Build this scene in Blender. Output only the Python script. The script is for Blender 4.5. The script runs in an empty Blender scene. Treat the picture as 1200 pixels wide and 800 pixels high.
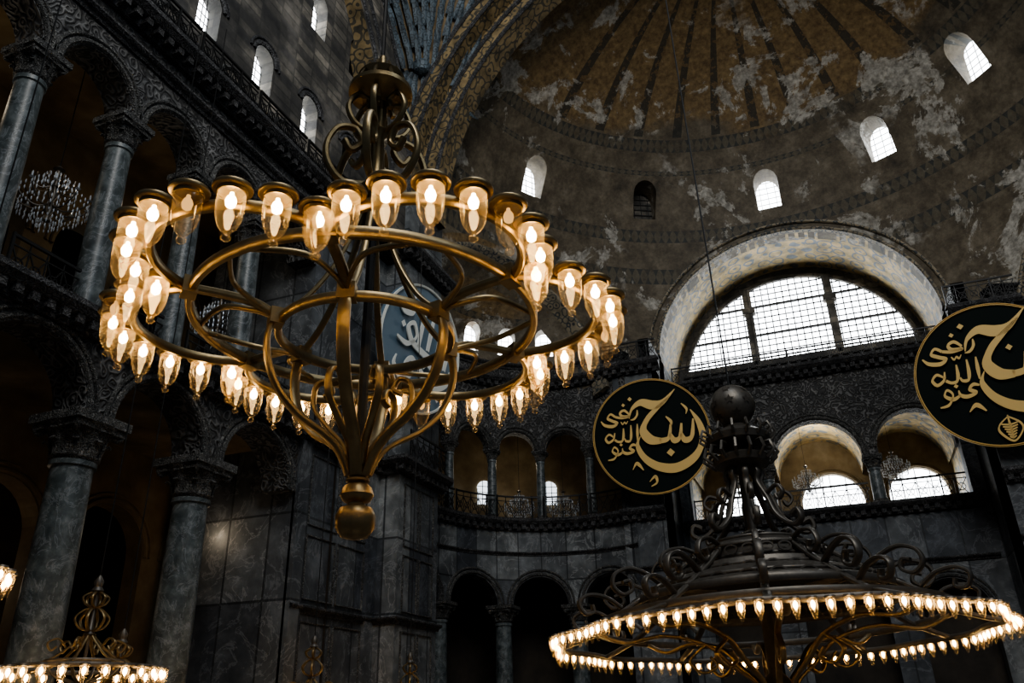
import bpy,bmesh,math,random
from mathutils import Vector,Matrix
random.seed(4)
S=bpy.context.scene
COL=S.collection
pi=math.pi
E=1.6   # eye height
try: S.view_settings.look='AgX - Medium High Contrast'
except Exception: pass
# ------------------------------------------------------------------ mesh builder
class MB:
    def __init__(s): s.v=[];s.f=[];s.m=[]
    def add(s,vs,fs,mi=0):
        o=len(s.v); s.v+=[tuple(v) for v in vs]
        for f in fs: s.f.append(tuple(i+o for i in f)); s.m.append(mi)
    def lathe(s,prof,seg=24,c=(0,0,0),mi=0,a0=0,a1=2*pi):
        full=abs(a1-a0-2*pi)<1e-6; n=seg if full else seg+1
        vs=[];fs=[]
        for r,z in prof:
            for i in range(n):
                a=a0+(a1-a0)*i/seg
                vs.append((c[0]+r*math.cos(a),c[1]+r*math.sin(a),c[2]+z))
        for j in range(len(prof)-1):
            for i in range(seg):
                k=(i+1)%n
                fs.append((j*n+i,j*n+k,(j+1)*n+k,(j+1)*n+i))
        s.add(vs,fs,mi)
    def sweep(s,pts,side,prof,closed=False,mi=0,scale=None):
        pts=[Vector(p) for p in pts]; n=len(pts); k=len(prof); vs=[];fs=[]
        for i,p in enumerate(pts):
            if closed: t=pts[(i+1)%n]-pts[i-1]
            else: t=pts[min(i+1,n-1)]-pts[max(i-1,0)]
            sd=side(i) if callable(side) else Vector(side)
            t.normalize(); sd=(sd-t*sd.dot(t)).normalized(); nn=t.cross(sd).normalized()
            q=1 if scale is None else scale(i/(n-1))
            for a,b in prof: vs.append(p+sd*a*q+nn*b*q)
        for i in range(n if closed else n-1):
            j=(i+1)%n
            for a in range(k):
                b=(a+1)%k
                fs.append((i*k+a,i*k+b,j*k+b,j*k+a))
        if not closed:
            fs.append(tuple(range(k))); fs.append(tuple((n-1)*k+a for a in range(k)))
        s.add(vs,fs,mi)
    def box(s,c,d,mi=0,rz=0):
        x,y,z=[q/2 for q in d]; R=Matrix.Rotation(rz,3,'Z'); C=Vector(c)
        vs=[C+R@Vector(p) for p in [(-x,-y,-z),(x,-y,-z),(x,y,-z),(-x,y,-z),(-x,-y,z),(x,-y,z),(x,y,z),(-x,y,z)]]
        s.add(vs,[(0,1,2,3),(4,5,6,7),(0,1,5,4),(1,2,6,5),(2,3,7,6),(3,0,4,7)],mi)
    def bar(s,a,b,w,mi=0,n=4):
        a=Vector(a);b=Vector(b); d=(b-a).normalized()
        sd=Vector((0,0,1)) if abs(d.z)<.9 else Vector((1,0,0))
        s.sweep([a,b],sd,circ(w,n),mi=mi)
    def mesh(s,name,mats,smooth=False):
        me=bpy.data.meshes.new(name); me.from_pydata(s.v,[],s.f)
        for m in mats: me.materials.append(m)
        me.polygons.foreach_set('material_index',s.m)
        bm=bmesh.new(); bm.from_mesh(me); bmesh.ops.recalc_face_normals(bm,faces=bm.faces); bm.to_mesh(me); bm.free()
        if smooth:
            me.polygons.foreach_set('use_smooth',[True]*len(me.polygons))
            try: me.set_sharp_from_angle(angle=math.radians(45))
            except Exception: pass
        me.update(); return me
def circ(r,n=8,ry=None):
    ry=ry or r
    return [(r*math.cos(2*pi*(i+.5)/n),ry*math.sin(2*pi*(i+.5)/n)) for i in range(n)]
def rect(a,b,c=.25):
    a/=2;b/=2;k=min(a,b)*c*2
    return [(-a+k,-b),(a-k,-b),(a,-b+k),(a,b-k),(a-k,b),(-a+k,b),(-a,b-k),(-a,-b+k)]
def cr(P,n=8,closed=False):
    P=[Vector(p) for p in P]; out=[]; N=len(P)
    for i in range(N if closed else N-1):
        if closed: a,b,c,d=P[i-1],P[i],P[(i+1)%N],P[(i+2)%N]
        else: a,b,c,d=P[max(i-1,0)],P[i],P[i+1],P[min(i+2,N-1)]
        for k in range(n):
            t=k/n
            out.append(.5*((2*b)+(c-a)*t+(2*a-5*b+4*c-d)*t*t+(3*b-a-3*c+d)*t**3))
    if not closed: out.append(P[-1])
    return out
def add_obj(name,me,parent=None,M=None):
    o=bpy.data.objects.new(name,me); COL.objects.link(o)
    if parent: o.parent=parent
    if M is not None: o.matrix_local=M
    return o
def struct(name,mb,mats,smooth=False):
    me=mb if isinstance(mb,bpy.types.Mesh) else mb.mesh(name,mats,smooth)
    o=add_obj(name,me); o['kind']='structure'; return o
def place(name,spec,loc,label,cat,group=None,rz=0,sc=1,M=None):
    e=bpy.data.objects.new(name,None); COL.objects.link(e); e.empty_display_size=.2
    e.matrix_world=M if M is not None else Matrix.Translation(loc)@Matrix.Rotation(rz,4,'Z')@Matrix.Scale(sc,4)
    e['label']=label; e['category']=cat
    if group: e['group']=group
    for p in spec:
        o=add_obj(p['n'],p['me'],e,p.get('M',Matrix()))
        if 'label' in p: o['label']=p['label']
        if p.get('stuff'): o['kind']='stuff'
        for q in p.get('kids',[]): add_obj(q['n'],q['me'],o,q.get('M',Matrix()))
    return e
# ------------------------------------------------------------------ materials
def newmat(name):
    m=bpy.data.materials.new(name); m.use_nodes=True; nt=m.node_tree; nt.nodes.clear()
    out=nt.nodes.new('ShaderNodeOutputMaterial'); return m,nt,out
def nd(nt,t,**k):
    n=nt.nodes.new(t)
    for a,b in k.items(): setattr(n,a,b)
    return n
def ramp(nt,src,stops):
    r=nd(nt,'ShaderNodeValToRGB'); cr_=r.color_ramp
    while len(cr_.elements)<len(stops): cr_.elements.new(.5)
    for e,(p,c) in zip(cr_.elements,stops): e.position=p; e.color=(*c,1)
    nt.links.new(src,r.inputs[0]); return r.outputs[0]
def math_(nt,op,a,b=None,clamp=False):
    n=nd(nt,'ShaderNodeMath',operation=op,use_clamp=clamp)
    for i,x in enumerate([a,b]):
        if x is None: continue
        if isinstance(x,(int,float)): n.inputs[i].default_value=x
        else: nt.links.new(x,n.inputs[i])
    return n.outputs[0]
def mix(nt,fac,a,b,blend='MIX'):
    n=nd(nt,'ShaderNodeMix',data_type='RGBA',blend_type=blend)
    for i,x in ((0,fac),(6,a),(7,b)):
        if isinstance(x,(int,float)): n.inputs[i].default_value=x
        elif isinstance(x,tuple): n.inputs[i].default_value=(*x,1)
        else: nt.links.new(x,n.inputs[i])
    return n.outputs[2]
def noise(nt,vec,sc,det=6,rough=.6,dist=0):
    n=nd(nt,'ShaderNodeTexNoise'); n.inputs['Scale'].default_value=sc; n.inputs['Detail'].default_value=det; n.inputs['Roughness'].default_value=rough; n.inputs['Distortion'].default_value=dist
    nt.links.new(vec,n.inputs['Vector']); return n.outputs['Fac']
def finish(nt,out,col,rough=.7,bump=None,bs=.3,metal=0,spec=.5):
    p=nd(nt,'ShaderNodeBsdfPrincipled'); 
    if isinstance(col,tuple): p.inputs['Base Color'].default_value=(*col,1)
    else: nt.links.new(col,p.inputs['Base Color'])
    p.inputs['Roughness'].default_value=rough; p.inputs['Metallic'].default_value=metal; p.inputs['Specular IOR Level'].default_value=spec
    if bump is not None:
        b=nd(nt,'ShaderNodeBump'); b.inputs['Strength'].default_value=bs; b.inputs['Distance'].default_value=.1
        nt.links.new(bump,b.inputs['Height']); nt.links.new(b.outputs[0],p.inputs['Normal'])
    nt.links.new(p.outputs[0],out.inputs[0]); return p
def stone(name,stops,sc=1.0,rough=.65,bs=.3,brick=None,orn=None,vein=None):
    m,nt,out=newmat(name); tc=nd(nt,'ShaderNodeTexCoord').outputs['Object']
    n=noise(nt,tc,sc,8); c=ramp(nt,n,stops); h=n
    n2=noise(nt,tc,sc*.23,4); c=mix(nt,1,c,ramp(nt,n2,[(.3,(.5,.5,.5)),(.7,(1.2,1.17,1.12))]),'MULTIPLY')
    if vein:
        v=noise(nt,tc,vein,7,.65,1.4)
        vf=ramp(nt,math_(nt,'ABSOLUTE',math_(nt,'SUBTRACT',v,.5)),[(.0,(1,1,1)),(.022,(0,0,0))])
        c=mix(nt,math_(nt,'MULTIPLY',vf,.45),c,(.38,.4,.42))
    if brick:
        w,hh,ax,mc=brick
        sp=nd(nt,'ShaderNodeSeparateXYZ'); nt.links.new(tc,sp.inputs[0]); cb=nd(nt,'ShaderNodeCombineXYZ')
        nt.links.new(math_(nt,'ADD',sp.outputs[0],sp.outputs[1]),cb.inputs[0])
        nt.links.new(sp.outputs[2],cb.inputs[1])
        b=nd(nt,'ShaderNodeTexBrick'); b.offset=0; b.inputs['Scale'].default_value=1; b.inputs['Brick Width'].default_value=w; b.inputs['Row Height'].default_value=hh
        b.inputs['Mortar Size'].default_value=.035; b.inputs['Color1'].default_value=(.45,.46,.5,1); b.inputs['Color2'].default_value=(1.35,1.3,1.22,1); b.inputs['Mortar'].default_value=(*mc,1)
        nt.links.new(cb.outputs[0],b.inputs['Vector'])
        c=mix(nt,1,c,b.outputs['Color'],'MULTIPLY')
        h=math_(nt,'SUBTRACT',h,b.outputs['Fac'])
    if orn:
        w=nd(nt,'ShaderNodeTexNoise'); w.inputs['Scale'].default_value=orn*.5; nt.links.new(tc,w.inputs['Vector'])
        vv=nd(nt,'ShaderNodeVectorMath',operation='MULTIPLY_ADD'); nt.links.new(w.outputs['Color'],vv.inputs[0]); vv.inputs[1].default_value=(.35,.35,.35); nt.links.new(tc,vv.inputs[2])
        v=nd(nt,'ShaderNodeTexVoronoi',feature='SMOOTH_F1'); v.inputs['Scale'].default_value=orn; nt.links.new(vv.outputs[0],v.inputs['Vector'])
        s_=math_(nt,'SINE',math_(nt,'MULTIPLY',v.outputs['Distance'],22))
        f=ramp(nt,s_,[(.2,(.4,.4,.4)),(.8,(1.4,1.4,1.4))])
        c=mix(nt,1,c,f,'MULTIPLY'); h=math_(nt,'ADD',h,s_)
    finish(nt,out,c,rough,h,bs); return m
G=stone
m_marble=G('grey_marble_revetment',[(.25,(.045,.052,.062)),(.5,(.12,.135,.15)),(.75,(.27,.3,.33))],1.1,.68,.1,brick=(1.35,2.3,'sum',(.3,.3,.3)),vein=.7)
m_spand=G('carved_spandrel_stone',[(.3,(.07,.07,.07)),(.6,(.15,.15,.15)),(.8,(.25,.25,.24))],2,.7,.5,orn=4.5)
m_plast=G('weathered_upper_plaster',[(.3,(.04,.04,.038)),(.5,(.11,.105,.095)),(.62,(.24,.225,.2)),(.8,(.36,.34,.31))],.9,.8,.3,brick=(.9,.35,'sum',(.6,.6,.6)))
m_corn=G('dark_cornice_stone',[(.3,(.035,.035,.038)),(.7,(.13,.13,.135))],4,.7,.4,orn=9)
m_shaft=G('dark_green_column_marble',[(.3,(.035,.045,.047)),(.5,(.09,.11,.115)),(.72,(.22,.25,.26))],3.5,.4,.05,vein=1.6)
m_cap=G('carved_capital_marble',[(.3,(.08,.08,.078)),(.7,(.25,.25,.24))],6,.7,.6,orn=12)
m_ochre=G('ochre_aisle_vault',[(.3,(.10,.07,.035)),(.55,(.22,.165,.09)),(.8,(.34,.29,.2))],.8,.8,.2)
m_floor=G('grey_marble_floor',[(.3,(.1,.1,.1)),(.7,(.25,.25,.25))],.6,.3,.05)
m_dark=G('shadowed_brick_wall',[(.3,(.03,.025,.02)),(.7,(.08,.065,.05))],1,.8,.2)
m_iron=newmat('dark_iron'); finish(m_iron[1],m_iron[2],(.03,.03,.03),.5,metal=.6); m_iron=m_iron[0]
def ornament(name,c1,c2,sc,fr=16,warp=.0,wear=True):
    m,nt,out=newmat(name); tc=nd(nt,'ShaderNodeTexCoord').outputs['Object']; vec=tc
    if warp:
        w=nd(nt,'ShaderNodeTexNoise'); w.inputs['Scale'].default_value=1.2; nt.links.new(tc,w.inputs['Vector'])
        vv=nd(nt,'ShaderNodeVectorMath',operation='MULTIPLY_ADD'); nt.links.new(w.outputs['Color'],vv.inputs[0]); vv.inputs[1].default_value=(warp,)*3; nt.links.new(tc,vv.inputs[2]); vec=vv.outputs[0]
    w=nd(nt,'ShaderNodeTexVoronoi',feature='F1'); w.inputs['Scale'].default_value=sc; nt.links.new(vec,w.inputs['Vector']); w.inputs['Randomness'].default_value=.35
    s=math_(nt,'SINE',math_(nt,'MULTIPLY',w.outputs['Distance'],fr))
    f=ramp(nt,s,[(.45,(0,0,0)),(.6,(1,1,1))])
    c=mix(nt,f,c1,c2); n=noise(nt,tc,1.5,5)
    if wear: c=mix(nt,1,c,ramp(nt,n,[(.35,(.45,.45,.45)),(.65,(1.2,1.2,1.2))]),'MULTIPLY')
    finish(nt,out,c,.6,n,.2); return m
m_band=ornament('scrollwork_arch_band',(.30,.22,.11),(.08,.07,.05),2.1,15,.5)
m_vault=ornament('painted_barrel_vault',(.58,.44,.22),(.22,.25,.27),1.35,17,.4)
m_band2=ornament('geometric_border',(.30,.25,.17),(.05,.06,.065),3.0)
m_pend=ornament('pendentive_gold_mosaic',(.24,.17,.085),(.18,.13,.07),.5,6,.8)
def domemat(name,gold_z,ribs,cy,bands):
    m,nt,out=newmat(name); tc=nd(nt,'ShaderNodeTexCoord').outputs['Object']
    sp=nd(nt,'ShaderNodeSeparateXYZ'); nt.links.new(tc,sp.inputs[0]); x,y,z=sp.outputs
    ang=math_(nt,'ARCTAN2',x,math_(nt,'SUBTRACT',y,cy))
    ang2=math_(nt,'ARCTAN2',x,math_(nt,'SUBTRACT',y,26.5))
    n1=noise(nt,tc,.25,6,.6); n2=noise(nt,tc,1.1,9,.7); n3=noise(nt,tc,3,6); n4=noise(nt,tc,.4,14,.7,.4)
    base=ramp(nt,n2,[(.3,(.045,.038,.028)),(.47,(.12,.097,.065)),(.6,(.18,.15,.105)),(.75,(.27,.235,.18))])
    gold=ramp(nt,n3,[(.3,(.125,.08,.038)),(.7,(.26,.18,.085))])
    zz=math_(nt,'ADD',z,math_(nt,'MULTIPLY',math_(nt,'SUBTRACT',n1,.5),6))
    gm=ramp(nt,math_(nt,'MULTIPLY',math_(nt,'SUBTRACT',zz,gold_z),1.2,True),[(0,(0,0,0)),(1,(1,1,1))])
    c=mix(nt,gm,base,gold)
    if ribs:
        fr=math_(nt,'ABSOLUTE',math_(nt,'SUBTRACT',math_(nt,'FRACT',math_(nt,'ADD',math_(nt,'MULTIPLY',ang2,13.5/pi),.5)),.5))
        rm=math_(nt,'LESS_THAN',fr,.115); rz=math_(nt,'GREATER_THAN',z,28.3)
        rr=math_(nt,'MULTIPLY',math_(nt,'MULTIPLY',rm,rz),math_(nt,'GREATER_THAN',n3,.44))
        rr=math_(nt,'MULTIPLY',rr,math_(nt,'LESS_THAN',math_(nt,'ABSOLUTE',ang2),1.3))
        c=mix(nt,math_(nt,'MULTIPLY',rr,.85),c,(.028,.028,.024))
    an2=math_(nt,'MULTIPLY',ang,110)
    for z0,z1 in bands:
        bnd=math_(nt,'MULTIPLY',math_(nt,'GREATER_THAN',z,z0),math_(nt,'LESS_THAN',z,z1))
        bnd=math_(nt,'MULTIPLY',bnd,ramp(nt,n2,[(.36,(.1,.1,.1)),(.5,(1,1,1))]))
        zc=math_(nt,'MULTIPLY',math_(nt,'SUBTRACT',z,(z0+z1)/2),2/(z1-z0))
        ch=math_(nt,'GREATER_THAN',math_(nt,'SUBTRACT',math_(nt,'ABSOLUTE',math_(nt,'SINE',an2)),math_(nt,'ABSOLUTE',zc)),0.0)
        c=mix(nt,math_(nt,'MULTIPLY',bnd,.85),c,mix(nt,ch,(.03,.036,.037),(.115,.1,.07)))
    pt=ramp(nt,n4,[(.53,(0,0,0)),(.55,(1,1,1))]); pm=math_(nt,'MULTIPLY',pt,ramp(nt,n1,[(.45,(0,0,0)),(.52,(1,1,1))]))
    c=mix(nt,math_(nt,'MULTIPLY',pm,.85),c,ramp(nt,n3,[(.35,(.25,.235,.2)),(.65,(.56,.53,.47))]))
    c=mix(nt,1,c,ramp(nt,noise(nt,tc,6,6,.7),[(.35,(.75,.75,.75)),(.65,(1.12,1.12,1.12))]),'MULTIPLY')
    finish(nt,out,c,.65,n2,.35); return m
m_dome=domemat('semidome_faded_mosaic',28.2,True,23.0,((27.7,28.2),(26.7,26.9),(23.5,24.1),(21.3,22.1)))
m_brown=domemat('conch_faded_mosaic',18.2,False,28.5,((18.6,18.9),))
def brass(name,c,rough,metal=1):
    m,nt,out=newmat(name); tc=nd(nt,'ShaderNodeTexCoord').outputs['Object']; n=noise(nt,tc,9,4)
    finish(nt,out,mix(nt,n,tuple(q*.55 for q in c),tuple(min(1,q*1.25) for q in c)),rough,n,.05,metal); return m
m_brass=brass('aged_brass',(.34,.255,.135),.38,.92)
m_bronze=brass('dark_bronze',(.15,.135,.115),.45,.7)
m_gold=newmat('gold_leaf_lettering'); finish(m_gold[1],m_gold[2],(.85,.58,.2),.5); m_gold=m_gold[0]
def emis(name,c,s):
    m,nt,out=newmat(name); e=nd(nt,'ShaderNodeEmission'); e.inputs[0].default_value=(*c,1); e.inputs[1].default_value=s
    nt.links.new(e.outputs[0],out.inputs[0]); return m
m_bulb=emis('warm_bulb',(1,.66,.3),36)
m_dim=emis('dim_bulb',(1,.55,.2),1.2)
m_bulb2=emis('warm_small_bulb',(1,.62,.26),34)
m_sky=emis('daylit_window_glass',(.93,.97,1),9.0)
m_sky2=emis('daylit_frosted_glass',(.85,.93,1),2.0)
def glassmat():
    m,nt,out=newmat('amber_lamp_glass')
    t=nd(nt,'ShaderNodeBsdfTransparent'); t.inputs[0].default_value=(1,.96,.87,1)
    tl=nd(nt,'ShaderNodeBsdfTranslucent'); tl.inputs[0].default_value=(1,.84,.58,1)
    g=nd(nt,'ShaderNodeBsdfGlossy'); g.inputs[0].default_value=(1,.96,.9,1); g.inputs[1].default_value=.1
    lw=nd(nt,'ShaderNodeLayerWeight'); lw.inputs[0].default_value=.4
    sp=nd(nt,'ShaderNodeSeparateXYZ'); nt.links.new(nd(nt,'ShaderNodeTexCoord').outputs['Object'],sp.inputs[0])
    top=math_(nt,'MULTIPLY',math_(nt,'ADD',sp.outputs[2],.22),.35,True)
    a=nd(nt,'ShaderNodeMixShader'); a.inputs[0].default_value=.5; nt.links.new(tl.outputs[0],a.inputs[1]); nt.links.new(g.outputs[0],a.inputs[2])
    b=nd(nt,'ShaderNodeMixShader')
    nt.links.new(math_(nt,'ADD',math_(nt,'ADD',math_(nt,'MULTIPLY',lw.outputs['Facing'],.3),.02),top),b.inputs[0]); nt.links.new(t.outputs[0],b.inputs[1]); nt.links.new(a.outputs[0],b.inputs[2])
    nt.links.new(b.outputs[0],out.inputs[0]); return m
m_glass=glassmat()
m_crys,nt,out=newmat('cut_crystal'); finish(nt,out,(.7,.75,.8),.15,metal=.3)
m_panel=newmat('black_green_leather_panel'); finish(m_panel[1],m_panel[2],(.008,.013,.012),.75,spec=.15); m_panel=m_panel[0]
m_panelb=newmat('panel_reflected_tint'); finish(m_panelb[1],m_panelb[2],(.14,.21,.27),.5); m_panelb=m_panelb[0]  # bluish reflected light is put into the base colour of this panel
m_white=newmat('pale_lettering'); finish(m_white[1],m_white[2],(.85,.86,.8),.5); m_white=m_white[0]
m_feath=ornament('blue_grey_feather_mosaic',(.11,.145,.17),(.04,.052,.06),4)
# ------------------------------------------------------------------ wall system
def lin(p0,d,n):
    p0=Vector(p0);d=Vector(d).normalized();n=Vector(n).normalized()
    def f(u,w,z): 
        q=p0+d*u+n*w; return Vector((q.x,q.y,z))
    return f
def arcm(cx,cy,r,a0,sgn=-1):
    def f(u,w,z):
        a=math.radians(a0)+sgn*u/r; return Vector((cx+(r+w)*math.cos(a),cy+(r+w)*math.sin(a),z))
    return f
def arch_z(o,u):
    c,hw,si,sp=o; return sp+math.sqrt(max(0,hw*hw-(u-c)**2))
def wall(mb,f,u0,u1,z0,z1,ops=(),th=.6,mi=0,du=None,vol=None):
    br={u0,u1}
    for c,hw,si,sp in ops:
        for k in range(17):
            u=c-hw*math.cos(pi*k/16)
            if u0<=u<=u1: br.add(u)
    if du:
        n=int((u1-u0)/du)
        for k in range(1,n): br.add(u0+(u1-u0)*k/n)
    br=sorted(br); L=[br[0]]
    for b in br[1:]:
        if b-L[-1]>1e-5: L.append(b)
    def blk(ua,ub,za,zb,ta,tb):
        for w in (0,th): mb.add([f(ua,w,za),f(ub,w,zb),f(ub,w,tb),f(ua,w,ta)],[(0,1,2,3)],mi)
        mb.add([f(ua,0,za),f(ub,0,zb),f(ub,th,zb),f(ua,th,za)],[(0,1,2,3)],mi)
        mb.add([f(ua,0,ta),f(ub,0,tb),f(ub,th,tb),f(ua,th,ta)],[(0,1,2,3)],mi)
    for ua,ub in zip(L,L[1:]):
        um=(ua+ub)/2; o=next((q for q in ops if abs(um-q[0])<q[1]),None)
        if o is None: blk(ua,ub,z0,z0,z1,z1)
        else:
            if o[2]>z0+1e-4: blk(ua,ub,z0,z0,o[2],o[2])
            blk(ua,ub,arch_z(o,ua),arch_z(o,ub),z1,z1)
    for o in ops:
        lo=max(o[2],z0)
        for u in (o[0]-o[1],o[0]+o[1]):
            if u0<=u<=u1 and o[3]>lo: mb.add([f(u,0,lo),f(u,th,lo),f(u,th,o[3]),f(u,0,o[3])],[(0,1,2,3)],mi)
        if vol is not None:
            for k,(rr,ww) in enumerate(((.1,.07),(.26,.05))):
                pts=[]
                for j in range(17):
                    a=pi*j/16; R=o[1]+rr; pts.append(f(o[0]-R*math.cos(a),-.02,o[3]+R*math.sin(a)))
                nrm=(f(o[0],1,0)-f(o[0],0,0))
                mb.sweep(pts,nrm,circ(ww,6),mi=vol)
def cornice(mb,f,u0,u1,z,h=.5,proj=.45,du=2.0,dent=None,mi=0):
    n=max(1,int((u1-u0)/du)); prof=[(0,0),(-.25*proj,.0),(-.4*proj,.35*h),(-.75*proj,.5*h),(-proj,.75*h),(-proj,h),(0.05,h)]
    vs=[];fs=[]
    for i in range(n+1):
        u=u0+(u1-u0)*i/n
        for w,dz in prof: vs.append(f(u,w,z+dz))
    k=len(prof)
    for i in range(n):
        for a in range(k-1): fs.append((i*k+a,(i+1)*k+a,(i+1)*k+a+1,i*k+a+1))
    mb.add(vs,fs,mi)
    if dent:
        m=int((u1-u0)/dent)
        for i in range(m):
            u=u0+(i+.25)*dent
            a=[f(u,-.15*proj,z+.1*h),f(u+dent*.5,-.15*proj,z+.1*h),f(u+dent*.5,-.7*proj,z+.1*h),f(u,-.7*proj,z+.1*h)]
            b=[Vector((p.x,p.y,z+.48*h)) for p in a]
            mb.add(a+b,[(0,1,2,3),(0,1,5,4),(1,2,6,5),(2,3,7,6),(3,0,4,7)],mi)
def railmesh(f,u0,u1,z,h=1.0,w=-.2,cell=.45):
    u0+=.06;u1-=.06
    mb=MB(); n=max(1,round((u1-u0)/cell)); c=(u1-u0)/n
    def P(u,zz): return f(u,w,z+zz)
    for i in range(n):
        a=u0+i*c;b=a+c
        for zz,t in ((.08,.025),(h,.045),(h*.8,.02)): mb.bar(P(a,zz),P(b,zz),t)
        mb.bar(P(a,.08),P(b,h*.8),.018); mb.bar(P(b,.08),P(a,h*.8),.018)
        pts=[P((a+b)/2+.32*c*math.cos(t*pi/5),h*.44+.32*c*math.sin(t*pi/5)) for t in range(10)]
        mb.sweep(pts,(f(a,1,0)-f(a,0,0)),circ(.018,4),closed=True)
        mb.bar(P(a,0),P(a,h*1.05 if i%4==0 else h),.04 if i%4==0 else .018)
    return mb.mesh('railing',[m_iron])
def railing(f,u0,u1,z,label,group,**k):
    o=add_obj('gallery_railing',railmesh(f,u0,u1,z,**k)); o['label']=label; o['category']='railing'; o['group']=group
# ------------------------------------------------------------------ columns
def colspec(H,r,base=.45,caph=.8):
    b=MB(); b.lathe([(0,0),(r*1.55,0),(r*1.55,base*.35),(r*1.35,base*.4),(r*1.45,base*.55),(r*1.2,base*.75),(r*1.25,base*.88),(r*1.02,base)],24)
    b.box((0,0,base*.17),(r*3.2,r*3.2,base*.33))
    s=MB(); s.lathe([(r*1.04,base),(r,base+.3),(r*.99,H*.5),(r*.9,H-caph-.12),(r*1.02,H-caph-.1),(r*1.02,H-caph)],28)
    c=MB(); z=H-caph
    c.lathe([(r*.92,z),(r*1.1,z+caph*.08),(r*.98,z+caph*.14),(r*1.05,z+caph*.35),(r*1.3,z+caph*.6),(r*1.65,z+caph*.78)],28)
    for i in range(8):
        a=i*pi/4; R=Matrix.Rotation(a,4,'Z')
        for dz,rr in ((0.1,1.02),(.32,1.12)):
            p=[R@Vector(((rr)*r+k2*r,0,z+caph*(dz+k1))) for k1,k2 in ((0,0),(.15,.04),(.28,.15),(.33,.34),(.28,.42))]
            c.sweep(p,R@Vector((0,1,0)),rect(r*.5,r*.12),scale=lambda t:1-.5*t)
        if i%2:
            pts=[R@Vector((r*1.65+.18*r*math.cos(t),0,z+caph*.66+.2*r*math.sin(t))) for t in [k*pi/4 for k in range(8)]]
            c.sweep(pts,R@Vector((0,1,0)),circ(r*.12,6),closed=True)
    c.box((0,0,H-caph*.12),(r*3.1,r*3.1,caph*.2)); c.box((0,0,H-caph*.3),(r*2.8,r*2.8,caph*.12))
    return [dict(n='base',me=b.mesh('base',[m_cap],True)),dict(n='shaft',me=s.mesh('shaft',[m_shaft],True)),dict(n='capital',me=c.mesh('capital',[m_cap]))]
# ------------------------------------------------------------------ LEFT NAVE WALL
W=13.6
fl=lin((-W,0,0),(0,1,0),(-1,0,0))
gcol=[1.4,4.8,8.2,11.6,15.0]; GZ=9.4
mb=MB()
gops=[(c,1.32,0,7.45) for c in (-.3,3.1,6.5,9.9,13.3,16.7)]
wall(mb,fl,-2,18.4,7.45,GZ,gops,.9,0,vol=1)
struct('wall_left',mb,[m_spand,m_cap])
uops=[(5.0+2.4*k,.94,0,14.7) for k in range(-1,6)]
mb=MB(); wall(mb,fl,1.4,18.4,14.7,17.0,uops,.8,0,vol=1)
struct('wall_left',mb,[m_spand,m_cap])
mb=MB()
wops=[(12.5+2.4*k,.42,18.9,20.1) for k in range(-3,4)]
wall(mb,fl,-2,22.8,17.0,22.2,wops,.7,0,vol=1)
wops2=[(12.5+2.4*k,.42,23.4,24.8) for k in range(-2,4)]
wall(mb,fl,-2,22.8,22.2,31.5,wops2,.7,0)
struct('wall_left',mb,[m_plast,m_corn])
mb=MB()
for k in range(-3,4):
    c=12.5+2.4*k+1.2
    pts=[fl(c-.5*math.cos(pi*j/10),-.03,18.1+.5*math.sin(pi*j/10)) for j in range(11)]
    mb.sweep(pts,(1,0,0),circ(.06,6))
struct('trim_1',mb,[m_cap])
wn=[1]
def window_grid(f,c,hw,si,sp,w,mat,nx=3,nz=6,bar=.03):
    mb=MB(); pts=[f(c-hw,w,si),f(c+hw,w,si)]+[f(c+hw*math.cos(pi*j/12),w,sp+hw*math.sin(pi*j/12)) for j in range(13)]
    mb.add(pts,[tuple(range(len(pts)))],0)
    for i in range(nx+1):
        u=c-hw+2*hw*i/nx; zt=sp+math.sqrt(max(0,hw*hw-(u-c)**2))
        if zt-si>.05: mb.bar(f(u,w-.05,si),f(u,w-.05,zt),bar,1)
    H=sp+hw-si
    for j in range(nz):
        z=si+H*j/nz; h2=hw if z<sp else math.sqrt(max(0,hw*hw-(z-sp)**2))
        mb.bar(f(c-h2,w-.05,z),f(c+h2,w-.05,z),bar,1)
    o=struct('window_%d'%wn[0],mb,[mat,m_iron]); wn[0]+=1; return o
for k in range(-2,3): window_grid(fl,12.5+2.4*k,.42,18.9,20.1,.5,m_sky,bar=.016)
for k in range(-1,3): window_grid(fl,12.5+2.4*k,.42,23.4,24.8,.5,m_sky,bar=.016)
mb=MB(); cornice(mb,fl,-2,18.4,GZ-.45,.5,.5,dent=.35); cornice(mb,fl,-2,22.7,17.0,.5,.6,dent=.35); cornice(mb,fl,-2,22.7,17.9,.2,.2)
cornice(mb,fl,1.4,18.4,16.3,.2,.25)
struct('trim_2',mb,[m_corn])
sp_g=colspec(7.45,.44,.5,.95); sp_u=colspec(5.3,.31,.4,.75)
for y in gcol: place('column',sp_g,(-W-.45,y,0),'tall dark green marble column with carved basket capital, nave arcade','column','nave arcade columns')
for k in range(6): place('column',sp_u,(-W-.4,3.8+2.4*k,GZ),'slender grey marble column on the gallery, carved capital','column','nave gallery columns')
for k in range(1,6): railing(fl,3.8+2.4*k-2.05,3.8+2.4*k-.35,GZ,'dark iron lattice railing between gallery columns','nave gallery railings',w=.2)
railing(fl,16.15,18.3,GZ,'dark iron lattice railing between gallery columns','nave gallery railings',w=.2)
for k in range(2,9): railing(fl,2.4*k,2.4*k+2.4,17.5,'dark iron railing on the upper cornice','upper cornice railings',w=-.45,h=.8,cell=.4)
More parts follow.
